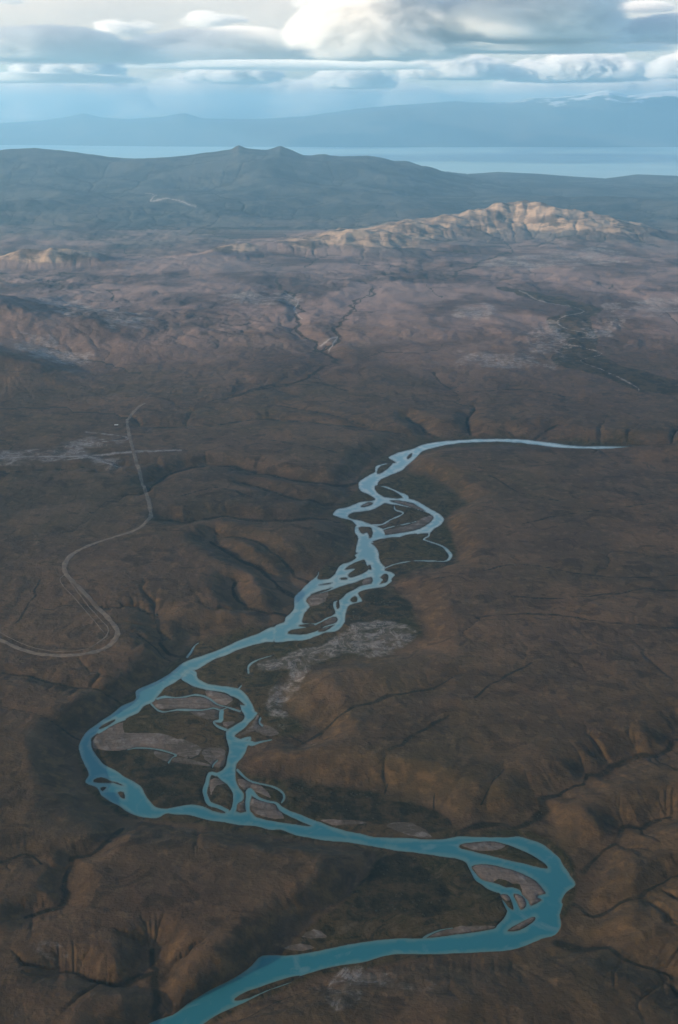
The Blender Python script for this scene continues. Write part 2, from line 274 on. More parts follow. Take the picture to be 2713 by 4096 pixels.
# ------------------------------------------------------------------ relief (coarse grid: every second row and column)
Xc, Yc = X[::2, ::2], Y[::2, ::2]
cellc = CELL[::2, ::2] * 2
nr, nc = Xc.shape
fl = np.array([ray(a, b) for a, b in smooth(FLOOD, True, 2)[:, :2]])
dm = np.full(Xc.shape, 1e9)
q = np.roll(fl, -1, 0)
near = Yc < 14000
xx, yy = Xc[near], Yc[near]; dd = np.full(xx.shape, 1e9)
for a, b in zip(fl, q):
    dx, dy = b - a; L = dx * dx + dy * dy + 1e-6
    t = np.clip(((xx - a[0]) * dx + (yy - a[1]) * dy) / L, 0, 1)
    dd = np.minimum(dd, (xx - a[0] - t * dx) ** 2 + (yy - a[1] - t * dy) ** 2)
dm[near] = np.sqrt(dd)
dm[~near] = 4000
ins = inside_px(smooth(FLOOD, True, 2), 2)
dflood = np.where(ins, -dm, dm)

warp = fbm(Xc, Yc, 1500, 3, 91, cellc)
n_big = fbm(Xc, Yc, 5200, 4, 11, cellc)
n_mid = fbm(Xc + 200 * warp, Yc, 1300, 5, 21, cellc)
n_rid = fbm(Xc + 120 * warp, Yc + 150 * warp, 900, 5, 31, cellc, ridged=True)
SE = sm(300, 2200, Xc) * (1 - sm(3000, 4600, Yc - 0.6 * Xc + 600)) # rugged ground to the lower right
plat = 62 + 26 * n_big + 13 * n_mid + 0.010 * np.clip(dflood, 0, 6000) + 55 * SE * sm(100, 900, dflood)
sw = np.clip(250 + 280 * n_mid + 150 * fbm(Xc, Yc, 700, 2, 77, cellc), 90, 620)
east = sm(1500, 2300, Xc) * sm(7000, 8000, Yc)
sw = sw * (1 - 0.6 * east)
t = np.clip(dflood / sw, 0, 1)
t_sc = np.clip(t, 0, 1) * (dflood > 0)
z = plat * sm(0, 1, t) ** .8
z = z + (3.0 + 1.2 * n_mid) * (dflood < 0) + 1.5
far = sm(8500, 15000, Yc)
z = z + far * (60 * n_rid + 70 * n_big + 35 * n_mid) + np.clip(Yc - 9500, 0, 12000) * 0.004
z = z + (5 * n_rid + 5 * n_mid) * (1 - far) * (dflood > 0) * t + SE * 38 * fbm(Xc, Yc, 520, 5, 131, cellc, ridged=True) * sm(60, 500, dflood)
qx, qy = ray(1668 * 1.7302, 1066 * 1.7302)
z = z + 75 * np.exp(-((Xc - qx) / 620) ** 4 - ((Yc - qy) / 260) ** 2) * (dflood > 0)

def ridge(nodes, wf, wb, rough, seed):
    """adds a ridge through (px, py of its crest in the photograph, height)"""
    global z
    w = []
    for px, py, h in nodes:
        x, y = ray(px * 1.7302, py * 1.7302, h); w.append((x, y, h))
    best = np.full(Xc.shape, 0.0)
    for (ax, ay, ah), (bx, by, bh) in zip(w[:-1], w[1:]):
        dx, dy = bx - ax, by - ay; L = dx * dx + dy * dy
        t = np.clip(((Xc - ax) * dx + (Yc - ay) * dy) / L, 0, 1)
        ex, ey = Xc - ax - t * dx, Yc - ay - t * dy
        d = np.hypot(ex, ey)
        wd = np.where(ey < 0, wf, wb)
        hh = (ah + t * (bh - ah))
        k = np.clip(1 - d / wd, 0, 1)
        best = np.maximum(best, hh * (k ** 1.25))
    rn = fbm(Xc, Yc, 1400, 5, seed, cellc, ridged=True, gain=.55)
    g = best * (1 + rough * rn)
    z = np.maximum(z, 0) * 1.0 + g
    return np.clip(best / 120, 0, 1)

z_plain = z.copy()
bad = np.zeros(Xc.shape)
bad = np.maximum(bad, ridge([(690,600,30),(740,582,120),(800,572,170),(870,556,210),(950,538,240),(1050,524,270),(1110,517,300),(1160,507,360),(1220,499,410),(1290,507,380),(1350,524,270),(1410,545,150),(1450,560,50)], 1900, 2300, .7, 201))
bad = np.maximum(bad, ridge([(10,622,20),(50,603,190),(120,596,240),(180,604,170),(225,622,40),(300,632,35),(440,622,30)], 900, 900, .4, 211))
bad = np.maximum(bad, ridge([(490,603,30),(520,595,140),(570,592,130),(640,600,30)], 700, 700, .4, 221))
bad = np.maximum(bad, 0.6*ridge([(1010,600,30),(1060,585,90),(1110,590,40)], 700, 700, .4, 231))
# long hills between the plain and the lake; the crest is set by the skyline
skx = np.array([-400,0,75,130,200,300,430,500,538,555,578,620,650,668,705,722,750,790,850,885,910,1000,1080,1150,1250,1400,1470,1568,1900]) * 1.7302
sky_ = np.array([352,355,352,358,362,369,368,362,357,348,356,359,350,358,372,370,364,370,375,384,390,400,405,398,402,415,403,408,412]) * 1.7302
crest = np.interp(PXc[::2], skx, sky_)[None, :]
rd = 39000 + 5200 * sm(900 * 1.73, 1100 * 1.73, PXc[::2])[None, :] + 1500 * perlin(Xc / 9000, Yc * 0 + 3.3, 8)
Yu = (CY - crest) / FPX
hz = H + rd * (-sP + Yu * cP) / (cP + Yu * sP)
tt = np.clip((Yc - 23500) / (rd - 23500), 0, 1)
crest_s = np.convolve(np.pad(crest[0], 90, 'edge'), np.hanning(181) / np.hanning(181).sum(), 'valid')[None, :]
Yus = (CY - crest_s) / FPX
hzs = H + rd * (-sP + Yus * cP) / (cP + Yus * sP)
w_ = np.exp(-((Yc - rd) / 2000) ** 2)
hill = (hzs * (1 - w_) + hz * w_) * tt ** 2.1
back = sm(0, 1, (Yc - rd) / 5200)
hill_n = (330 * fbm(Xc, Yc, 6000, 6, 301, cellc, ridged=True, gain=.55) + 60 * n_big)
z = z * (1 - sm(24000, 34000, Yc)) + hill * (1 - back) + sm(24000, 31000, Yc) * (1 - back) * hill_n * (1 - .85 * w_) * np.clip(hz / 700, .35, 1) - 60 * back
mid_ = ridge([(560,480,60),(640,440,160),(700,410,240),(745,392,200),(820,410,170),(900,440,180),(1010,490,60)], 5200, 5200, .55, 241)
ridge([(-60,438,90),(120,432,150),(300,446,110),(450,438,150),(560,455,80)], 2600, 2600, .8, 291)
ridge([(880,425,90),(1020,436,140),(1180,430,150),(1400,446,120),(1600,440,150)], 2600, 2600, .8, 292)
ridge([(420,400,70),(520,392,150),(610,398,120),(680,410,60)], 2200, 2200, .8, 293)
ridge([(1200,500,60),(1290,468,200),(1400,470,220),(1568,478,200),(1700,480,160)], 3500, 3500, .4, 251)
ridge([(-80,500,200),(60,490,220),(200,500,160),(330,520,60)], 3000, 3000, .4, 261)
ridge([(-60,720,200),(20,740,230),(90,765,120),(140,790,40)], 1800, 1500, .35, 271)
ridge([(-60,830,180),(0,850,170),(60,880,60)], 1200, 900, .35, 281)

z = np.where((Yc > rd + 300) & (back > .25), -60 + 0 * z, z)

# carve the creeks
creek = np.full((NR, NC), 1e3)
for pts, wid, dep in CREEKS:
    w3 = []
    for a, b in pts:
        x, y = ray(a * 1.7302, b * 1.7302, 55.0 if b > 900 else 90.0); w3.append((x, y))
    w3 = smooth(w3, False, 10 if wid >= 90 else 4)
    w3 = w3 + np.stack([perlin(w3[:, 0] / 90, w3[:, 1] / 90, 3), perlin(w3[:, 0] / 90, w3[:, 1] / 90, 4)], 1) * wid * .6
    if wid >= 90: w3 = w3 + np.stack([perlin(w3[:, 1] / 600, w3[:, 1] * 0, 5), perlin(w3[:, 0] / 500, w3[:, 1] / 500, 6)], 1) * 190
    best = np.full(Xc.shape, 1e9)
    for (ax, ay), (bx, by) in zip(w3[:-1], w3[1:]):
        M = wid * 4
        r = (ys[::2] > min(ay, by) - M) & (ys[::2] < max(ay, by) + M)
        if not r.any(): continue
        ri = np.where(r)[0]; sl = slice(ri[0], ri[-1] + 1)
        xs_, ys_ = Xc[sl], Yc[sl]
        dx, dy = bx - ax, by - ay; L = dx * dx + dy * dy + 1e-6
        t = np.clip(((xs_ - ax) * dx + (ys_ - ay) * dy) / L, 0, 1)
        best[sl] = np.minimum(best[sl], np.hypot(xs_ - ax - t * dx, ys_ - ay - t * dy))
    cut = dep * np.exp(-(best / wid) ** 2 * .8) * 1.0
    z = np.where(dflood > 0, np.maximum(z - cut, np.minimum(z, 3.0)), z)
    b2 = np.clip(best / ((wid * .26) * (.85 + 1.0 * perlin(Xc / 170, Yc / 170, 17)).clip(.35, 2) + cellc * .22), 0, 4)
    creek[::2, ::2] = np.minimum(creek[::2, ::2], b2)
creek_c = creek[::2, ::2]

# ---- stream-power erosion on the coarse grid
waterc = water[::2, ::2] < 0
z[waterc] = 0.0
z = z + 1.0 * fbm(Xc, Yc, 160, 4, 55, cellc) + t_sc * (1 - t_sc) * 4 * (17 * fbm(Xc, Yc, 420, 5, 56, cellc, ridged=True))
z[waterc] = 0.0
lakec = z < -30
outlet = waterc | lakec
outlet[0, :] = True; outlet[-1, :] = True; outlet[:, 0] = True; outlet[:, -1] = True

def fill(z):
    zf = z.ravel().tolist(); n = nr * nc
    done = bytearray(n); heap = []
    for i in np.where(outlet.ravel())[0].tolist():
        done[i] = 1; heap.append((zf[i], i))
    heapq.heapify(heap)
    offs = (-1, 1, -nc, nc, -nc - 1, -nc + 1, nc - 1, nc + 1)
    pop, push = heapq.heappop, heapq.heappush
    while heap:
        h, i = pop(heap)
        for o in offs:
            j = i + o
            if 0 <= j < n and not done[j]:
                done[j] = 1
                if zf[j] <= h: zf[j] = h + 0.01
                push(heap, (zf[j], j))
    return np.array(zf).reshape(nr, nc)

z0 = z.copy()
z = fill(z)
area0 = (cellx[::2, ::2] * celly[::2] * 4)
def route(z):
    best = np.zeros(z.shape); rec = np.arange(nr * nc).reshape(nr, nc).copy(); dist = np.ones(z.shape)
    idx = np.arange(nr * nc).reshape(nr, nc)
    for dr in (-1, 0, 1):
        for dc in (-1, 0, 1):
            if dr == 0 and dc == 0: continue
            a = (slice(max(0, -dr), nr - max(0, dr)), slice(max(0, -dc), nc - max(0, dc)))
            b = (slice(max(0, dr), nr - max(0, -dr)), slice(max(0, dc), nc - max(0, -dc)))
            d = np.hypot(Xc[a] - Xc[b], Yc[a] - Yc[b])
            s = (z[a] - z[b]) / d
            k = s > best[a]
            best[a] = np.where(k, s, best[a]); rec[a] = np.where(k, idx[b], rec[a]); dist[a] = np.where(k, d, dist[a])
    rec[outlet] = idx[outlet]
    return rec.ravel(), dist.ravel()

Kmap = (0.9 + 0.9 * (bad > .05) + 0.6 * SE ) * (1 + .5 * n_mid)

Kdt = (0.048 * Kmap * (1 - .6 * np.clip(t_sc * (1 - t_sc) * 4, 0, 1)) * (6000 / np.maximum(Yc, 6000)) ** np.where(Yc > 20000, .95, 1.2)).ravel()
for it in range(10):
    rec, dist = route(z)
    zr = z.ravel(); order = np.argsort(zr, kind='stable')
    A = area0.ravel().tolist(); rl = rec.tolist(); ol = order.tolist()
    for i in reversed(ol):
        r = rl[i]
        if r != i: A[r] += A[i]
    A = np.array(A)
    Fc = (Kdt * np.sqrt(A) / dist); Fc[rec == np.arange(len(rec))] = 0
    Fl = Fc.tolist(); zl = zr.tolist()
    for i in ol:
        f = Fl[i]
        if f: zl[i] = (zl[i] + f * zl[rl[i]]) / (1 + f)
    z = np.array(zl).reshape(nr, nc)
    s = z.copy()
    s[1:-1, 1:-1] = (z[:-2, 1:-1] + z[2:, 1:-1] + z[1:-1, :-2] + z[1:-1, 2:]) / 4
    kd = np.where((t_sc > 0) & (t_sc < 1) & (Yc < 9000), .75, 0) + (~((t_sc > 0) & (t_sc < 1) & (Yc < 9000))) * np.where(bad > .05, .08, np.where(Yc > 20000, .12, .28))
    z = z + kd * (s - z)
    z[outlet] = z0[outlet]
A = A.reshape(nr, nc)
drain = np.clip((np.log10(A) - 4.6) / 2.2, 0, 1)

def up(a):
    o = np.zeros((NR, NC)); o[::2, ::2] = a
    o[1::2, ::2] = (a[:-1] + a[1:]) * .5625 - (np.vstack([a[:1], a[:-2]]) + np.vstack([a[2:], a[-1:]])) * .0625
    e = o[:, ::2]
    o[:, 1::2] = (e[:, :-1] + e[:, 1:]) * .5625 - (np.hstack([e[:, :1], e[:, :-2]]) + np.hstack([e[:, 2:], e[:, -1:]])) * .0625
    return o
Z = up(z); DR = np.clip(up(drain), 0, 1); BD = np.clip(up(bad), 0, 1); DF = up(np.clip(dflood, -300, 3000)); CK = up(np.clip(creek_c, 0, 4))
fine = fbm(X, Y, 70, 3, 401, CELL)
land = np.clip(DF / 60, 0, 1)
wx = 90 * fbm(X, Y, 500, 3, 441, CELL)
rill = fbm(X + wx, Y * .8 - wx, 520, 5, 451, CELL, ridged=True, gain=.55)
Z = Z + land * (2.6 * fine + 5 * fbm(X, Y, 330, 4, 431, CELL) * (.4 + up(SE)) - (7 + 10 * up(SE) + 16 * sm(8000, 14000, Y)) * np.clip(rill - .12, 0, 1) * (.5 + fbm(X, Y, 2600, 3, 461, CELL)).clip(0.1, 1.2) * 2.2) + BD * 46 * fbm(X + 150 * fbm(X, Y, 800, 3, 412, CELL), Y, 700, 5, 411, CELL, ridged=True)
flo = np.clip(-DF / 20, 0, 1)
Z = np.where(DF < 0, np.clip(Z, 1.2, 7.0) + .7 * fine, np.maximum(Z, 1.2 + (Y > 43000) * -1e9))
# water cut: banks fall below the sheet of water
Z = np.where(water < 38, np.minimum(Z, np.where(water < 0, 1.1 * water, 1.1 * water + np.clip(water, 0, 40) ** 2 * .12)), Z)
Z = np.maximum(Z, np.where(Y > 43000, -60, -2.5))
print('terrain verts', Z.size, 'range', Z.min(), Z.max())

def bil(F, x, y):
    """sample a grid field at world points"""
    w = max(y * cP + H * sP, 1500.0); u = x / w
    r = np.interp(-y, -ys, np.arange(NR)); c = np.interp(u, us, np.arange(NC))
    r = min(max(r, 0), NR - 1.001); c = min(max(c, 0), NC - 1.001)
    i, j = int(r), int(c); fr, fc = r - i, c - j
    return (F[i, j] * (1 - fr) + F[i + 1, j] * fr) * (1 - fc) + (F[i, j + 1] * (1 - fr) + F[i + 1, j + 1] * fr) * fc
def onto(px, py, z0=60.0):
    for _ in range(12):
        x, y = ray(px, py, z0); z0 = .5 * z0 + .5 * bil(Z, x, y)
    return x, y, bil(Z, x, y)

# ------------------------------------------------------------------ node helpers
def mat(name):
    m = bpy.data.materials.new(name); m.use_nodes = True
    nt = m.node_tree; nt.nodes.clear()
    return m, nt, nt.nodes.new('ShaderNodeOutputMaterial')
def N(nt, t, **kw):
    n = nt.nodes.new(t)
    for k, v in kw.items():
        if k.startswith('i_'): n.inputs[k[2:].replace('_', ' ')].default_value = v
        else: setattr(n, k, v)
    return n
def L(nt, a, b): nt.links.new(a, b)
def mixc(nt, fac, a, b, mode='MIX'):
    n = nt.nodes.new('ShaderNodeMix'); n.data_type = 'RGBA'; n.blend_type = mode
    for s, v in ((0, fac), (6, a), (7, b)):
        if isinstance(v, (int, float)): n.inputs[s].default_value = v
        elif isinstance(v, tuple): n.inputs[s].default_value = v + (1,) if len(v) == 3 else v
        else: nt.links.new(v, n.inputs[s])
    return n.outputs[2]
def mth(nt, op, a, b=None, c=None, clamp=False):
    n = nt.nodes.new('ShaderNodeMath'); n.operation = op; n.use_clamp = clamp
    for i, v in enumerate((a, b, c)):
        if v is None: continue
        if isinstance(v, (int, float)): n.inputs[i].default_value = v
        else: nt.links.new(v, n.inputs[i])
    return n.outputs[0]
def ramp(nt, v, lo, hi, a=0.0, b=1.0):
    n = nt.nodes.new('ShaderNodeMapRange'); n.interpolation_type = 'SMOOTHSTEP'
    n.inputs[1].default_value = lo; n.inputs[2].default_value = hi; n.inputs[3].default_value = a; n.inputs[4].default_value = b
    nt.links.new(v, n.inputs[0]); return n.outputs[0]
def noise(nt, co, scale, detail=4, rough=.55, dist=0.0):
    n = N(nt, 'ShaderNodeTexNoise', i_Scale=scale, i_Detail=detail, i_Roughness=rough, i_Distortion=dist)
    nt.links.new(co, n.inputs['Vector']); return n.outputs['Fac']

# ------------------------------------------------------------------ land material
def land_material():
    m, nt, out = mat('steppe_ground')
    geo = N(nt, 'ShaderNodeNewGeometry')
    pos = geo.outputs['Position']
    A1 = N(nt, 'ShaderNodeAttribute', attribute_name='masks_a'); A2 = N(nt, 'ShaderNodeAttribute', attribute_name='masks_b')
    s1 = N(nt, 'ShaderNodeSeparateColor'); L(nt, A1.outputs['Color'], s1.inputs[0])
    s2 = N(nt, 'ShaderNodeSeparateColor'); L(nt, A2.outputs['Color'], s2.inputs[0])
    flood, gravel, salt = s1.outputs[0], s1.outputs[1], s1.outputs[2]
    dark, badl, drain = s2.outputs[0], s2.outputs[1], s2.outputs[2]
    creek = A1.outputs['Alpha']; shore = A2.outputs['Alpha']
    nb = noise(nt, pos, 1 / 2600, 5, .6); nm = noise(nt, pos, 1 / 420, 6, .62, .6); ns = noise(nt, pos, 1 / 55, 5, .6); nt_ = noise(nt, pos, 1 / 14, 3, .6)
    mp = N(nt, 'ShaderNodeMapping'); mp.inputs['Scale'].default_value = (1 / 560, 1 / 330, 1 / 300); mp.inputs['Rotation'].default_value = (0, 0, .18)
    L(nt, pos, mp.inputs[0])
    nstr = noise(nt, mp.outputs[0], 1.0, 6, .6, .8)
    c = mixc(nt, ramp(nt, nb, .38, .62), (.110, .066, .039), (.098, .066, .032))
    c = mixc(nt, mth(nt, 'MULTIPLY', ramp(nt, nm, .44, .62), .7), c, (.165, .098, .055))
    c = mixc(nt, mth(nt, 'MULTIPLY', ramp(nt, nstr, .48, .62), .42), c, (.062, .038, .024))
    c = mixc(nt, mth(nt, 'MULTIPLY', ramp(nt, ns, .52, .66), .45), c, (.20, .125, .068))
    c = mixc(nt, mth(nt, 'MULTIPLY', ramp(nt, noise(nt, pos, 1 / 150, 6, .66, .9), .52, .62), .62), c, (.042, .028, .017))
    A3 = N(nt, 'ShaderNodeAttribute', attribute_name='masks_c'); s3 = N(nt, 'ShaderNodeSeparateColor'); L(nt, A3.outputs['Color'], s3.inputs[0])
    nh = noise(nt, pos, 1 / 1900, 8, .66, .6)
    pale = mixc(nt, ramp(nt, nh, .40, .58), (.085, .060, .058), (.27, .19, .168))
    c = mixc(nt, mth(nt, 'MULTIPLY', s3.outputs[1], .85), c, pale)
    sp = N(nt, 'ShaderNodeSeparateXYZ'); L(nt, pos, sp.inputs[0])
    far_haze = mixc(nt, ramp(nt, nh, .40, .60), (.034, .050, .054), (.092, .100, .090))  # blue-grey ground tint by distance, painted-in haze on the far hills
    c = mixc(nt, mth(nt, 'MULTIPLY', ramp(nt, mth(nt, 'ADD', sp.outputs[1], mth(nt, 'MULTIPLY', mth(nt, 'SUBTRACT', nb, .5), 16000)), 17500, 27500), .88), c, far_haze)
    gold = mixc(nt, ramp(nt, noise(nt, pos, 1 / 120, 7, .68, 1.0), .42, .60), (.20, .125, .05), (.05, .035, .018))
    c = mixc(nt, mth(nt, 'MULTIPLY', s3.outputs[0], .6), c, gold)
    c = mixc(nt, mth(nt, 'MULTIPLY', ramp(nt, nt_, .5, .75), .25), c, (.05, .032, .022))
    # steeper ground is bare and darker, with rusty soil
    nz = N(nt, 'ShaderNodeSeparateXYZ'); L(nt, geo.outputs['Normal'], nz.inputs[0])
    steep = ramp(nt, nz.outputs[2], .985, .86)
    c = mixc(nt, mth(nt, 'MULTIPLY', steep, .6), c, mixc(nt, ramp(nt, ns, .4, .65), (.055, .038, .024), (.15, .085, .035)))
    # drainage lines: scrub in the beds
    dl = ramp(nt, mth(nt, 'ADD', drain, mth(nt, 'MULTIPLY', mth(nt, 'SUBTRACT', ns, .5), .25)), .22, .60)
    c = mixc(nt, mth(nt, 'MULTIPLY', dl, .75), c, (.030, .026, .016))
    ck = mth(nt, 'MULTIPLY', ramp(nt, creek, .30, .8), ramp(nt, ns, .34, .52, .5, 1))
    c = mixc(nt, mth(nt, 'MULTIPLY', ck, .88), c, (.020, .018, .011))
    # floodplain
    fc = mixc(nt, ramp(nt, nm, .35, .65), (.052, .044, .016), (.095, .062, .028))
    fc = mixc(nt, mth(nt, 'MULTIPLY', ramp(nt, ns, .5, .7), .6), fc, (.12, .085, .045))
    fn = noise(nt, pos, 1 / 130, 6, .62, 3.2)
    fc = mixc(nt, mth(nt, 'MULTIPLY', ramp(nt, fn, .50, .62), .7), fc, (.018, .018, .010))
    fc = mixc(nt, mth(nt, 'MULTIPLY', ramp(nt, fn, .44, .36), .5), fc, (.15, .105, .062))
    c = mixc(nt, flood, c, fc)
    # marsh, scrub
    dk = ramp(nt, mth(nt, 'ADD', dark, mth(nt, 'MULTIPLY', mth(nt, 'SUBTRACT', nm, .5), .8)), .22, .52)
    c = mixc(nt, mth(nt, 'MULTIPLY', dk, .82), c, mixc(nt, ramp(nt, mth(nt, 'ADD', mth(nt, 'MULTIPLY', ns, .5), mth(nt, 'MULTIPLY', noise(nt, pos, 1 / 130, 5, .65), .5)), .44, .58), (.016, .017, .010), (.075, .052, .026)))
    # salt and pale silt, broken up
    br = noise(nt, pos, 1 / 150, 8, .74, 1.4)
    vein = ramp(nt, mth(nt, 'ABSOLUTE', mth(nt, 'SUBTRACT', br, .5)), .045, .0)
    stain = ramp(nt, mth(nt, 'ADD', mth(nt, 'MULTIPLY', noise(nt, pos, 1 / 700, 7, .65, .8), .6), mth(nt, 'MULTIPLY', ns, .4)), .42, .58)
    sl = mth(nt, 'MULTIPLY', ramp(nt, salt, .08, .55), mth(nt, 'MULTIPLY', stain, mth(nt, 'ADD', mth(nt, 'MULTIPLY', vein, .62), .24)), clamp=True)
    sl = mth(nt, 'MAXIMUM', sl, mth(nt, 'MULTIPLY', ramp(nt, salt, 1.02, 1.3), .8))
    c = mixc(nt, sl, c, (.38, .34, .31))
    # gravel bars
    gc = mixc(nt, ramp(nt, nm, .38, .62), (.235, .18, .145), (.125, .095, .07))
    gc = mixc(nt, mth(nt, 'MULTIPLY', ramp(nt, ns, .5, .7), .6), gc, (.36, .32, .29))
    gs = N(nt, 'ShaderNodeMapping'); gs.inputs['Scale'].default_value = (1 / 220, 1 / 45, 1 / 100); gs.inputs['Rotation'].default_value = (0, 0, -.35); L(nt, pos, gs.inputs[0])
    gn = noise(nt, gs.outputs[0], 1.0, 6, .65, 1.6)
    gc = mixc(nt, mth(nt, 'MULTIPLY', ramp(nt, gn, .46, .66), .55), gc, (.095, .066, .042))
    gc = mixc(nt, mth(nt, 'MULTIPLY', ramp(nt, gn, .44, .30), .35), gc, (.40, .36, .33))
    gv = ramp(nt, mth(nt, 'ADD', gravel, mth(nt, 'MULTIPLY', mth(nt, 'SUBTRACT', gn, .5), 1.9)), .50, .74)
    c = mixc(nt, gv, c, gc)
    # wet rim along the water
    c = mixc(nt, mth(nt, 'MULTIPLY', shore, .6), c, (.045, .038, .03))
    # badlands
    mb = N(nt, 'ShaderNodeMapping'); mb.inputs['Scale'].default_value = (1 / 700, 1 / 500, 1 / 260); L(nt, pos, mb.inputs[0])
    st = noise(nt, mb.outputs[0], 1.0, 5, .6)
    bc = mixc(nt, ramp(nt, st, .42, .6), (.40, .28, .19), (.18, .125, .09))
    bc = mixc(nt, ramp(nt, noise(nt, pos, 1 / 700, 6, .65), .5, .62), bc, (.085, .065, .05))
    bb = ramp(nt, mth(nt, 'ADD', badl, mth(nt, 'MULTIPLY', mth(nt, 'SUBTRACT', noise(nt, pos, 1 / 900, 7, .66), .5), 2.0)), .45, .95)
    c = mixc(nt, bb, c, bc)
    b = N(nt, 'ShaderNodeBsdfPrincipled', i_Roughness=.95); b.inputs['Specular IOR Level'].default_value = .12
    L(nt, c, b.inputs['Base Color'])
    b0 = N(nt, 'ShaderNodeBump', i_Strength=.42, i_Distance=45.0); L(nt, mth(nt, 'ADD', noise(nt, pos, 1 / 640, 7, .6, .5), mth(nt, 'MULTIPLY', gn, .12)), b0.inputs['Height'])
    bp = N(nt, 'ShaderNodeBump', i_Strength=.8, i_Distance=9.0); L(nt, b0.outputs[0], bp.inputs['Normal'])
    L(nt, mth(nt, 'ADD', mth(nt, 'MULTIPLY', ns, 1.0), mth(nt, 'MULTIPLY', nt_, .35)), bp.inputs['Height'])
    L(nt, bp.outputs[0], b.inputs['Normal'])
    L(nt, b.outputs[0], out.inputs['Surface'])
    return m
LAND = land_material()

def grid_mesh(name, r0, r1, c0, c1, m, attrs, keep=None):
    x = X[r0:r1, c0:c1]; y = Y[r0:r1, c0:c1]; zz = Z[r0:r1, c0:c1]
    h, w = x.shape
    co = np.empty((h * w, 3), np.float32); co[:, 0] = x.ravel(); co[:, 1] = y.ravel(); co[:, 2] = zz.ravel()
    i = np.arange(h * w).reshape(h, w)
    f = np.stack([i[1:, :-1], i[1:, 1:], i[:-1, 1:], i[:-1, :-1]], -1).reshape(-1, 4)
    return make_mesh(name, co, f, m, {k: v[r0:r1, c0:c1].reshape(-1, 4) for k, v in attrs.items()})

def make_mesh(name, co, f, m, attrs=None, smooth_=True):
    me = bpy.data.meshes.new(name)
    nf = len(f); k = f.shape[1]
    me.vertices.add(len(co)); me.vertices.foreach_set('co', np.ascontiguousarray(co, np.float32).ravel())
    me.loops.add(nf * k); me.loops.foreach_set('vertex_index', np.ascontiguousarray(f, np.int32).ravel())
    me.polygons.add(nf); me.polygons.foreach_set('loop_start', np.arange(0, nf * k, k, dtype=np.int32))
    try: me.polygons.foreach_set('loop_total', np.full(nf, k, np.int32))
    except Exception: pass
    me.polygons.foreach_set('use_smooth', np.full(nf, smooth_))
    me.update(calc_edges=True)
    for a, v in (attrs or {}).items():
        at = me.attributes.new(a, 'FLOAT_COLOR', 'POINT'); at.data.foreach_set('color', np.ascontiguousarray(v, np.float32).ravel())
    me.materials.append(m)
    o = bpy.data.objects.new(name, me); COL.objects.link(o)
    return o

shore = np.clip(1 - water / 7.0, 0, 1) * (m_flood > .3)
rl = np.clip((rill - .28) / .25, 0, 1) * (.5 + fbm(X, Y, 2600, 3, 461, CELL)).clip(0, 1) * land * .62 * (DF > 30)
ma = np.stack([m_flood, m_gravel, m_salt, np.maximum(np.clip(1 - CK / 1.6, 0, 1), rl)], -1)
mb = np.stack([m_dark, BD, DR * land, shore], -1)
SEf = np.clip(up(SE * sm(-20, 60, dflood)), 0, 1)
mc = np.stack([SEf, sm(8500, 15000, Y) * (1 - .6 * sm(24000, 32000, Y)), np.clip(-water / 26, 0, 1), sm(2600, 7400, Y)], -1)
attrs = {'masks_a': ma, 'masks_b': mb, 'masks_c': mc}
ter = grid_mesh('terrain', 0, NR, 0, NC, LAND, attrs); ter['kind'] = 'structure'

# ------------------------------------------------------------------ river
def river_material():
    m, nt, out = mat('glacial_water')
    pos = N(nt, 'ShaderNodeNewGeometry').outputs['Position']
    A = N(nt, 'ShaderNodeAttribute', attribute_name='masks_c'); s = N(nt, 'ShaderNodeSeparateColor'); L(nt, A.outputs['Color'], s.inputs[0])
    deep, far_sheen = s.outputs[2], A.outputs['Alpha']  # water colour pales with distance, painting in the sky's reflection
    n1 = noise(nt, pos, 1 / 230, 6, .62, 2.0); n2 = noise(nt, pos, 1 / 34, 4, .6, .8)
    deepc = mixc(nt, far_sheen, (.036, .235, .285), (.24, .43, .44))
    shal = mixc(nt, far_sheen, (.12, .29, .29), (.50, .58, .52))
    v = mth(nt, 'ADD', deep, mth(nt, 'MULTIPLY', mth(nt, 'SUBTRACT', n1, .5), 2.2))
    c = mixc(nt, ramp(nt, v, -.05, .75), shal, deepc)
    c = mixc(nt, mth(nt, 'MULTIPLY', ramp(nt, n1, .54, .68), .45), c, (.24, .38, .38))
    c = mixc(nt, mth(nt, 'MULTIPLY', ramp(nt, mth(nt, 'ADD', deep, mth(nt, 'MULTIPLY', mth(nt, 'SUBTRACT', n2, .5), .35)), .22, .02), .7), c, (.15, .20, .175))
    b = N(nt, 'ShaderNodeBsdfPrincipled', i_Roughness=.16, i_IOR=1.33)
    L(nt, c, b.inputs['Base Color'])
    bp = N(nt, 'ShaderNodeBump', i_Strength=.4, i_Distance=1.2); L(nt, n2, bp.inputs['Height']); L(nt, bp.outputs[0], b.inputs['Normal'])
    L(nt, b.outputs[0], out.inputs['Surface']); return m
RIV = river_material()
# the sheet follows the channels: grid cells within a margin of the banks
wet = (water < 9)
wc = wet[:-1, :-1] | wet[1:, :-1] | wet[:-1, 1:] | wet[1:, 1:]
wc[:, :30] = False; wc[:, -30:] = False
ii = np.arange(NR * NC).reshape(NR, NC)
f = np.stack([ii[1:, :-1][wc], ii[1:, 1:][wc], ii[:-1, 1:][wc], ii[:-1, :-1][wc]], -1)
used, inv = np.unique(f, return_inverse=True)
co = np.stack([X.ravel()[used], Y.ravel()[used], np.zeros(len(used))], -1)
riv = make_mesh('river', co, inv.reshape(-1, 4), RIV, {'masks_c': mc.reshape(-1, 4)[used]}); riv['kind'] = 'structure'

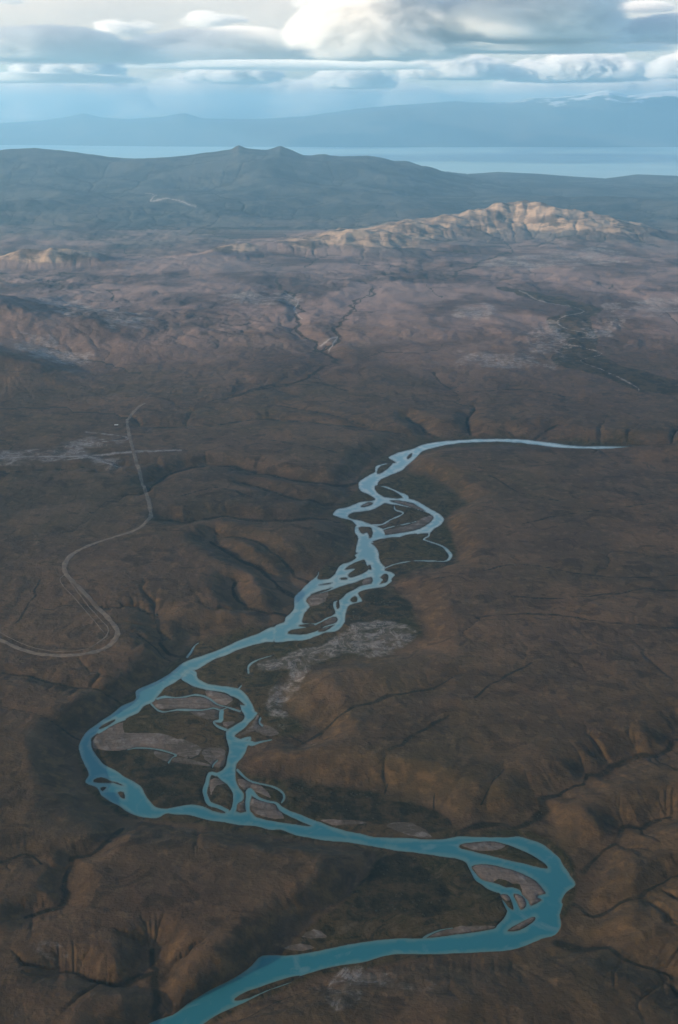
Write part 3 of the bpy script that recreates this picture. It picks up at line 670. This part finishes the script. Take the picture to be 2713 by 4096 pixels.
# ------------------------------------------------------------------ lake
def lake_material():
    m, nt, out = mat('lake_water')
    pos = N(nt, 'ShaderNodeNewGeometry').outputs['Position']
    mp = N(nt, 'ShaderNodeMapping'); mp.inputs['Scale'].default_value = (1 / 15000, 1 / 4000, 1); L(nt, pos, mp.inputs[0])
    n1 = noise(nt, mp.outputs[0], 1, 5, .6)
    c = mixc(nt, ramp(nt, n1, .4, .65), (.36, .55, .57), (.45, .63, .63))
    b = N(nt, 'ShaderNodeBsdfPrincipled', i_Roughness=.35, i_IOR=1.33)
    L(nt, c, b.inputs['Base Color']); L(nt, b.outputs[0], out.inputs['Surface']); return m
lk = np.array([(-150000, 38000, -20), (150000, 38000, -20), (150000, 150000, -20), (-150000, 150000, -20)], float)
lake = make_mesh('lake', lk, np.array([[0, 1, 2, 3]]), lake_material(), smooth_=False); lake['kind'] = 'structure'

# ------------------------------------------------------------------ mountains beyond the lake
def mountains():
    mx = np.array([-800,0,90,160,200,240,300,380,430,470,540,600,700,760,850,900,950,1050,1120,1170,1220,1280,1330,1370,1400,1440,1500,1568,1800,2300]) * 1.7302
    my = np.array([268,285,280,270,263,272,276,270,262,274,276,276,270,262,250,246,242,236,239,238,228,226,222,214,210,222,216,207,212,230]) * 1.7302
    yr = np.concatenate([np.linspace(88000, 100000, 110), np.linspace(100300, 132000, 100)])
    uu = np.linspace(-.62, .62, 1000)
    XX = uu[None, :] * (yr[:, None] * cP + H * sP); YY = np.repeat(yr[:, None], len(uu), 1)
    px = CX + FPX * uu
    cre = np.interp(px, mx, my)[None, :]
    Yu = (CY - cre) / FPX; sl = (-sP + Yu * cP) / (cP + Yu * sP)
    hz = H + YY * sl
    shore = 91500 + 2600 * fbm(XX, XX * 0 + 5, 22000, 4, 71) + 6000 * sm(-5000, -30000, XX)
    # the front range: a foot at the shore, a crest 20 km behind
    t1 = np.clip((YY - shore) / 22000, 0, 1)
    rn = fbm(XX, YY, 9000, 6, 61, ridged=True, gain=.55)
    hh = hz * (0.72 * sm(0, .45, t1) + .28 * t1)
    h1 = hh * (1 + .14 * rn * (1 - .6 * sm(.8, 1, t1))) * sm(0, .05, t1)
    h1 = np.minimum(h1, hz * (.985 + .06 * fbm(XX, YY, 5200, 6, 62, ridged=True, gain=.6)))
    h1 = np.where(t1 <= 0, -60, h1 - 25)
    h1 = np.where(YY > 118000, h1 * (1 - .35 * sm(118000, 132000, YY)), h1)
    h1 = np.minimum(h1, 4480)
    h, w = XX.shape
    co = np.stack([XX.ravel(), YY.ravel(), h1.ravel()], -1)
    i = np.arange(h * w).reshape(h, w)
    f = np.stack([i[:-1, :-1], i[:-1, 1:], i[1:, 1:], i[1:, :-1]], -1).reshape(-1, 4)
    m, nt, out = mat('mountain_rock')
    g = N(nt, 'ShaderNodeNewGeometry'); pos = g.outputs['Position']
    sx = N(nt, 'ShaderNodeSeparateXYZ'); L(nt, pos, sx.inputs[0])
    nz = N(nt, 'ShaderNodeSeparateXYZ'); L(nt, g.outputs['Normal'], nz.inputs[0])
    n1 = noise(nt, pos, 1 / 3500, 6, .65)
    c = mixc(nt, ramp(nt, n1, .4, .6), (.05, .055, .05), (.09, .08, .065))
    zz = mth(nt, 'ADD', sx.outputs[2], mth(nt, 'MULTIPLY', mth(nt, 'SUBTRACT', n1, .5), 3800))
    c = mixc(nt, ramp(nt, zz, 3550, 3950), c, (.8, .82, .85))
    b = N(nt, 'ShaderNodeBsdfPrincipled', i_Roughness=.9); L(nt, c, b.inputs['Base Color']); L(nt, b.outputs[0], out.inputs['Surface'])
    o = make_mesh('mountains', co, f, m); o['kind'] = 'structure'
mountains()

# ------------------------------------------------------------------ road
def drape(name, pts, width, lift, m, step=9.0):
    w3 = [onto(a * 1.7302, b * 1.7302)[:2] for a, b in pts]
    w3 = smooth(w3, False, 8)
    d = np.concatenate([[0], np.cumsum(np.hypot(*np.diff(w3, axis=0).T))])
    n = int(d[-1] / step); s = np.linspace(0, d[-1], n)
    wv = width * (1 + .4 * perlin(s / 60, s * 0 + width, 41) + .3 * perlin(s / 400, s * 0, 42))
    px = np.interp(s, d, w3[:, 0]); py = np.interp(s, d, w3[:, 1])
    tx, ty = np.gradient(px), np.gradient(py); l = np.hypot(tx, ty); nx, ny = -ty / l, tx / l
    co = []
    for i in range(n):
        for k in (-1, -.5, 0, .5, 1):
            x = px[i] + nx[i] * k * wv[i] / 2; y = py[i] + ny[i] * k * wv[i] / 2
            zz = max(bil(Z, x + a, y + b) for a, b in ((0, 0), (4, 0), (-4, 0), (0, 6), (0, -6)))
            co.append((x, y, zz + lift - (.5 if abs(k) == 1 else 0)))
    j = np.arange(n * 5).reshape(n, 5)
    f = np.stack([j[:-1, :-1], j[:-1, 1:], j[1:, 1:], j[1:, :-1]], -1).reshape(-1, 4)
    return make_mesh(name, np.array(co), f, m)
m, nt, out = mat('gravel_road')
pos = N(nt, 'ShaderNodeNewGeometry').outputs['Position']
c = mixc(nt, ramp(nt, noise(nt, pos, 1 / 25, 4), .4, .65), (.17, .125, .09), (.25, .185, .125))
c = mixc(nt, ramp(nt, noise(nt, pos, 1 / 260, 3), .5, .68), c, (.16, .10, .06))
b = N(nt, 'ShaderNodeBsdfPrincipled', i_Roughness=.95); L(nt, c, b.inputs['Base Color']); L(nt, b.outputs[0], out.inputs['Surface'])
ROAD = m
rd_ = drape('road', [(337,932),(322,940),(298,968),(295,982),(305,1030),(320,1080),(335,1130),(348,1180),(345,1200),(320,1222),(270,1240),(215,1258),(170,1280),(150,1305),(155,1330),(185,1360),(220,1400),(255,1435),(272,1460),(265,1480),(240,1500),(190,1513),(120,1515),(60,1505),(0,1480),(-80,1445)], 26, 1.3, ROAD)
rd_['kind'] = 'structure'
tk = drape('path', [(150,1328),(168,1352),(200,1395),(232,1432),(250,1452),(246,1470),(225,1487)], 6, .9, ROAD)
tk['kind'] = 'structure'
tk2 = drape('path', [(150,1328),(140,1345),(175,1385),(205,1420),(240,1462)], 5, .9, ROAD); tk2['kind'] = 'structure'
tk3 = drape('path', [(250,1470),(200,1500),(140,1506),(80,1498),(30,1478),(0,1462)], 5, .9, ROAD); tk3['kind'] = 'structure'

# ------------------------------------------------------------------ farm shed by the road
def shed():
    x, y, zz = onto(466, 1702)
    zz = max(bil(Z, x + a, y + b) for a in (-16, 0, 16) for b in (-8, 8)) + .1
    root = bpy.data.objects.new('farm_shed', None); COL.objects.link(root); root.location = (x, y, zz); root.rotation_euler = (0, 0, .12)
    root['label'] = 'small white roofed farm shed alone on the plain beside the top of the road'; root['category'] = 'shed'
    def simple(name, col):
        m, nt, out = mat(name); b = N(nt, 'ShaderNodeBsdfPrincipled', i_Roughness=.6)
        pos = N(nt, 'ShaderNodeNewGeometry').outputs['Position']
        L(nt, mixc(nt, noise(nt, pos, .4, 3), col, tuple(v * .75 for v in col)), b.inputs['Base Color']); L(nt, b.outputs[0], out.inputs['Surface']); return m
    def part(name, v, f, m):
        me = bpy.data.meshes.new(name); me.from_pydata(v, [], f); me.update(); me.materials.append(m)
        o = bpy.data.objects.new(name, me); COL.objects.link(o); o.parent = root; return o
    a, b, h, r = 15, 7, 4.5, 7.5
    part('wall', [(-a,-b,-2),(a,-b,-2),(a,b,-2),(-a,b,-2),(-a,-b,h),(a,-b,h),(a,b,h),(-a,b,h),(-a,0,r),(a,0,r)],
         [(0,1,5,4),(2,3,7,6),(1,2,6,9,5),(3,0,4,8,7),(3,2,1,0)], simple('shed_wall', (.09, .08, .075)))
    e = 1.0
    rv = []
    for s in (-1, 1):
        for xx_ in (-a - e, a + e):
            rv += [(xx_, s * (b + e), h - .35), (xx_, 0, r + .12)]
    rv += [(p[0], p[1], p[2] + .35) for p in rv]
    rf = []
    for o_ in (0, 4): rf += [(o_, o_ + 2, o_ + 3, o_ + 1), (o_ + 8, o_ + 9, o_ + 11, o_ + 10), (o_, o_ + 8, o_ + 10, o_ + 2), (o_, o_ + 1, o_ + 9, o_ + 8), (o_ + 2, o_ + 10, o_ + 11, o_ + 3)]
    part('roof', rv, rf, simple('shed_roof', (.78, .78, .76)))
    part('door', [(-2,-b-.12,0),(2,-b-.12,0),(2,-b-.12,3.6),(-2,-b-.12,3.6),(-2,-b-.02,0),(2,-b-.02,0),(2,-b-.02,3.6),(-2,-b-.02,3.6)],
         [(0,1,2,3),(1,5,6,2),(4,0,3,7),(3,2,6,7)], simple('shed_door', (.25, .12, .07)))
shed()

# ------------------------------------------------------------------ scrub along the creeks and on the floodplain
def scrub():
    rng = np.random.default_rng(5)
    dens = np.clip(1 - CK / 1.3, 0, 1) * .5 * land + m_dark * .5 + m_flood * .05 + np.clip(DR - .45, 0, 1) * 1.2 * land
    dens = dens * (water > 8) * (Y > 1900) * (Y < 9500) * np.clip(fbm(X, Y, 160, 3, 611, CELL) * 3 + .4, 0, 1.5) * (1 - m_gravel)
    dens = dens * (cellx * celly) / 26.0 * .05
    dens[:, :34] = 0; dens[:, -34:] = 0
    k = rng.poisson(np.clip(dens, 0, 4)); r, c = np.where(k > 0); n = len(r)
    print('shrubs', n)
    if n > 26000:
        s = rng.choice(n, 26000, replace=False); r, c = r[s], c[s]; n = 26000
    jx = rng.uniform(-.5, .5, n) * cellx[r, c]; jy = rng.uniform(-.5, .5, n) * celly[r, 0]
    x, y, zz = X[r, c] + jx, Y[r, c] + jy, Z[r, c]
    R_ = rng.uniform(1.6, 4.2, n) * (1 + (Y[r, c] > 5000) * .6)
    base = [(0, 0, 1.0)] + [(math.cos(a) * .75, math.sin(a) * .75, .62) for a in np.arange(5) * 1.2566] + [(math.cos(a + .6), math.sin(a + .6), -.25) for a in np.arange(5) * 1.2566]
    base = np.array(base)
    tri = [(0, 1 + i, 1 + (i + 1) % 5) for i in range(5)] + [(1 + i, 6 + i, 1 + (i + 1) % 5) for i in range(5)] + [(6 + i, 6 + (i + 1) % 5, 1 + (i + 1) % 5) for i in range(5)]
    v = base[None] * R_[:, None, None] * rng.uniform(.65, 1.3, (n, 11, 1)); v[:, :, 2] *= .75
    v += np.stack([x, y, zz], -1)[:, None]
    f = np.array(tri)[None] + (np.arange(n) * 11)[:, None, None]
    m, nt, out = mat('scrub_leaves')
    ri = N(nt, 'ShaderNodeNewGeometry').outputs['Random Per Island']
    c_ = mixc(nt, ri, (.022, .026, .012), (.060, .050, .022))
    b = N(nt, 'ShaderNodeBsdfPrincipled', i_Roughness=.9); L(nt, c_, b.inputs['Base Color']); L(nt, b.outputs[0], out.inputs['Surface'])
    o = make_mesh('shrubs', v.reshape(-1, 3), f.reshape(-1, 3), m, smooth_=False); o['kind'] = 'stuff'
scrub()

# ------------------------------------------------------------------ air, sky, sun, camera
def haze():
    x0, x1, y0, y1, z0, z1 = -150500, 150500, -4000, 150500, -62, 4600
    v = np.array([(x, y, z) for z in (z0, z1) for x, y in ((x0, y0), (x1, y0), (x1, y1), (x0, y1))], float)
    f = np.array([[0, 3, 2, 1], [4, 5, 6, 7], [0, 1, 5, 4], [1, 2, 6, 5], [2, 3, 7, 6], [3, 0, 4, 7]])
    m, nt, out = mat('haze_air')
    p = N(nt, 'ShaderNodeVolumePrincipled'); p.inputs['Color'].default_value = (.32, .64, .90, 1)
    p.inputs['Density'].default_value = 1.75e-5; p.inputs['Anisotropy'].default_value = 0.1
    L(nt, p.outputs[0], out.inputs['Volume'])
    o = make_mesh('haze', v, f, m, smooth_=False); o['kind'] = 'stuff'
haze()

#CLOUDS#
# ------------------------------------------------------------------ clouds
def cloud_material(name, dens, lam, thr, base=-.45, albedo=.997, stretch=1.6, edge=.55, amp=2.7):
    m, nt, out = mat(name)
    tc = N(nt, 'ShaderNodeTexCoord'); geo = N(nt, 'ShaderNodeNewGeometry')
    ln = N(nt, 'ShaderNodeVectorMath', operation='LENGTH'); L(nt, tc.outputs['Object'], ln.inputs[0])
    sx = N(nt, 'ShaderNodeSeparateXYZ'); L(nt, tc.outputs['Object'], sx.inputs[0])
    mp = N(nt, 'ShaderNodeMapping'); mp.inputs['Scale'].default_value = (1 / lam / stretch, 1 / lam / stretch, 1 / lam); L(nt, geo.outputs['Position'], mp.inputs[0])
    n = noise(nt, mp.outputs[0], 1.0, 8, .64, .2)
    # solid towards the middle, ragged at the rim, cut flat underneath
    fall = mth(nt, 'SUBTRACT', 1.0, ln.outputs['Value'])
    low = ramp(nt, sx.outputs[2], base - .12, base + .06)
    v = mth(nt, 'ADD', mth(nt, 'MULTIPLY', fall, edge * 2), mth(nt, 'MULTIPLY', mth(nt, 'SUBTRACT', n, .5), amp))
    d = mth(nt, 'MULTIPLY', mth(nt, 'MULTIPLY', ramp(nt, v, thr, thr + .30), low), dens)
    d = mth(nt, 'MULTIPLY', d, ramp(nt, fall, 0.0, .12))
    p = N(nt, 'ShaderNodeVolumePrincipled'); p.inputs['Color'].default_value = (albedo, albedo, albedo, 1)
    p.inputs['Anisotropy'].default_value = 0.0
    L(nt, d, p.inputs['Density']); L(nt, p.outputs[0], out.inputs['Volume'])
    return m
def cloud(label, px0, px1, py0, py1, D, depth, m, name='cloud'):
    """px in 1568-wide photograph units; D metres away"""
    s = 1.7302; cx = (px0 + px1) / 2; cy = (py0 + py1) / 2
    X_ = (cx * s - CX) / FPX; Yu = (CY - cy * s) / FPX
    k = D / (cP + Yu * sP)
    x, z_ = X_ * k, H + k * (-sP + Yu * cP)
    rx = (px1 - px0) / 2 * s / FPX * k; rz = (py1 - py0) / 2 * s / FPX * k
    bpy_me = hull()
    o = bpy.data.objects.new(name, bpy_me.copy()); COL.objects.link(o)
    o.data.materials.clear(); o.data.materials.append(m)
    o.location = (x, D, z_); o.scale = (rx, depth, rz)
    o['label'] = label; o['category'] = 'cloud'; o['group'] = 'clouds above the lake and mountains'
    return o
_h = []
def hull():
    if not _h:
        import bmesh
        bm = bmesh.new(); bmesh.ops.create_icosphere(bm, subdivisions=4, radius=1.0)
        me = bpy.data.meshes.new('cloud_hull'); bm.to_mesh(me); bm.free(); _h.append(me)
    return _h[0]
CM = cloud_material('cloud_deep', .0016, 2600, .14, stretch=2.0, edge=.7, amp=2.8)
CH = cloud_material('cloud_sheet', .0013, 2400, .10, base=-.35, stretch=2.8, edge=.7, amp=2.6, albedo=.985)
CP = cloud_material('cloud_puffy', .0026, 1400, .16, base=-.35, stretch=1.5, edge=.6, amp=3.8)
CL = cloud_material('cloud_layer', .0018, 1300, .12, base=-.25, stretch=4.5, edge=.6, amp=2.4)
CB = cloud_material('cloud_veil', .00008, 9000, .02, base=-.9, stretch=3.5, amp=.9)
CW = cloud_material('cloud_wisp', .0012, 700, .22, base=-.8, stretch=3.2, edge=.45, amp=4.0)
CF = cloud_material('cloud_far', .0005, 4200, .12, base=-.7, stretch=2.2, edge=.6, amp=3.0)
# nearer clouds, above the air that fades the land
cloud('broadest cloud, cream and sunlit on its left half over the middle of the lake', 640, 1140, -20, 185, 60000, 5500, CM)
cloud('dark slate blue cloud joined to the shaded right end of the broadest cream cloud', 930, 1500, -60, 168, 63000, 9000, CH)
cloud('thin pale cloud streaming over the top of the broadest cream cloud', 660, 1250, -36, 50, 72000, 4000, CH)
cloud('long slate grey cloud at the upper left edge of the sky', -180, 330, 56, 175, 60000, 6500, CH)
cloud('rounded grey cloud between the upper left cloud and the broadest cream cloud', 250, 800, 64, 190, 64000, 6000, CH)
cloud('flat dark blade of cloud under the bases of the grey clouds', 260, 1080, 138, 170, 57000, 3500, CL)
cloud('thin dark slab of cloud lowest at the left edge', -160, 430, 166, 204, 66000, 4500, CL)
cloud('blue grey cloud at the upper right edge with a dark flat base', 1360, 1720, 34, 118, 66000, 6000, CH)
cloud('small grey wisp of cloud at the top right above the blue grey cloud', 1390, 1580, 4, 36, 70000, 2500, CH)
cloud('narrow dark streak of cloud reaching right from the broadest cloud base', 820, 1620, 92, 136, 60000, 3500, CL)
cloud('small grey wisp of cloud in the top left corner', -60, 62, -14, 14, 66000, 2000, CH)
cloud('pair of pale wisps of cloud in the clear gap left of the broadest cloud', 400, 580, 24, 66, 72000, 2200, CW)
cloud('pale wisp of cloud on top of the upper left slate cloud', 200, 370, 40, 92, 72000, 2500, CW)
# sunlit heaps farther off
cloud('sunlit cream heap of cloud under the upper left slate cloud', 20, 300, 116, 204, 84000, 5500, CP)
cloud('low cream heap of cloud between the dark slab and the middle of the sky', 420, 680, 146, 212, 88000, 5000, CP)
cloud('brightest small heap of cloud standing alone below the dark blade', 715, 930, 146, 226, 84000, 5000, CP)
cloud('row of small cream heaps of cloud under the narrow dark streak', 910, 1200, 126, 206, 90000, 5500, CP)
cloud('wide cream heap of cloud above the snowy mountain at the right', 1140, 1520, 120, 216, 92000, 6000, CP)
cloud('cream heap of cloud cut by the right edge of the photo', 1490, 1700, 112, 204, 84000, 5500, CP)
# cloud bank behind the mountains
cloud('tall pale bank of cloud behind the mountains at the left', -260, 660, 160, 340, 172000, 9000, CF)
cloud('pale bank of cloud behind the mountains in the middle', 380, 1150, 172, 330, 176000, 9000, CF)
cloud('faint bank of cloud behind the snowy mountains at the right', 950, 1800, 170, 310, 180000, 9000, CF)
cloud('soft hump of cloud rising from the pale bank at the left', 330, 640, 155, 270, 160000, 5000, CF)
cloud('high thin veil of cloud whitening the sky above all the others', -900, 2500, -260, 270, 240000, 15000, CB)

# unseen overcast to the left of and above the camera, placed for its shade: it keeps the plain in shade and lets the sun reach the pale hills
def shade_cloud_material(dens):
    m, nt, out = mat('cloud_unseen_shade')
    p = N(nt, 'ShaderNodeVolumePrincipled'); p.inputs['Color'].default_value = (.99, .99, .99, 1); p.inputs['Density'].default_value = dens
    L(nt, p.outputs[0], out.inputs['Volume']); return m
def overcast(label, x, y, rx, ry, rz, seed, dens, alt=6000):
    o = bpy.data.objects.new('unseen_shade_cloud', hull().copy()); COL.objects.link(o)
    me = o.data; me.materials.clear(); me.materials.append(shade_cloud_material(dens))
    n = len(me.vertices); v = np.empty(n * 3); me.vertices.foreach_get('co', v); v = v.reshape(n, 3)
    k = 1 + .25 * perlin(v[:, 0] * 2.3 + seed, v[:, 1] * 2.3, seed) + .22 * perlin(v[:, 0] * 6.3 + seed, v[:, 1] * 6.3, seed + 1)
    v[:, :2] *= k[:, None]; v[:, 2] = np.clip(v[:, 2], -.35, 1) * (1 + .5 * perlin(v[:, 0] * 4, v[:, 1] * 4, seed + 2))
    me.vertices.foreach_set('co', v.ravel()); me.update()
    o.location = (x, y, alt); o.scale = (rx, ry, rz)
    o['label'] = label; o['category'] = 'cloud'
overcast('broad unseen overcast cloud shading the river bends nearest the camera', -22500, -6500, 13500, 8600, 1000, 3, .00021)
overcast('broad unseen overcast cloud shading the braided river and the road', -21500, 4300, 14500, 7000, 1000, 13, .00003)
overcast('broad unseen overcast cloud shading the hills in front of the lake', -24000, 26000, 15500, 10500, 1000, 23, .00006)
overcast('unseen overcast cloud added over and behind the camera to darken the foreground', 500, -5500, 17000, 12500, 900, 53, .0030, 5700)  # added overhead to block sky light from the near air and ground
overcast('unseen high cloud added to shade the right end of the broadest cream cloud', -1500, 56500, 7500, 10000, 700, 33, .0012, 10300)  # added above the view to darken the slate cloud
overcast('unseen high cloud added to shade the slate clouds at the left', -27500, 55000, 7500, 8000, 700, 43, .0004, 10300)  # added above the view to grey the left clouds
#ENDCLOUDS#
SUN_EL, SUN_DIR = 14.0, Vector((-.93, -.37))      # the sun stands to the left and a little behind
w = bpy.data.worlds.new('World'); C.world = w; w.use_nodes = True
nt = w.node_tree; bg = nt.nodes['Background']
sk = nt.nodes.new('ShaderNodeTexSky'); sk.sky_type = 'NISHITA'; sk.sun_disc = False
sk.sun_elevation = rad(SUN_EL); sk.sun_rotation = math.atan2(SUN_DIR.x, SUN_DIR.y)
sk.altitude = 2500; sk.air_density = .9; sk.dust_density = 3.5; sk.ozone_density = .5
nt.links.new(sk.outputs[0], bg.inputs[0]); bg.inputs[1].default_value = .115
sd = bpy.data.lights.new('sun', 'SUN'); sd.energy = 5.0; sd.angle = rad(.5); sd.color = (1, .80, .58)
so = bpy.data.objects.new('sun', sd); COL.objects.link(so)
dv = Vector((SUN_DIR.x, SUN_DIR.y, 0)).normalized() * math.cos(rad(SUN_EL)) + Vector((0, 0, math.sin(rad(SUN_EL))))
so.rotation_euler = dv.to_track_quat('Z', 'Y').to_euler()
so.location = dv * 3000

cam = bpy.data.cameras.new('camera'); co_ = bpy.data.objects.new('camera', cam); COL.objects.link(co_)
co_.location = (0, 0, H); co_.rotation_euler = (math.pi / 2 - P, 0, 0)
cam.sensor_fit = 'VERTICAL'; cam.sensor_height = 36; cam.lens = 36 * FPX / 4096
cam.clip_start = 10; cam.clip_end = 600000
C.camera = co_
C.view_settings.view_transform = 'Standard'; C.view_settings.look = 'None'; C.view_settings.exposure = 1.18
C.cycles.max_bounces = 6; C.cycles.volume_bounces = 4; C.cycles.volume_step_rate = .6; C.cycles.use_denoising = True
C.cycles.use_adaptive_sampling = True
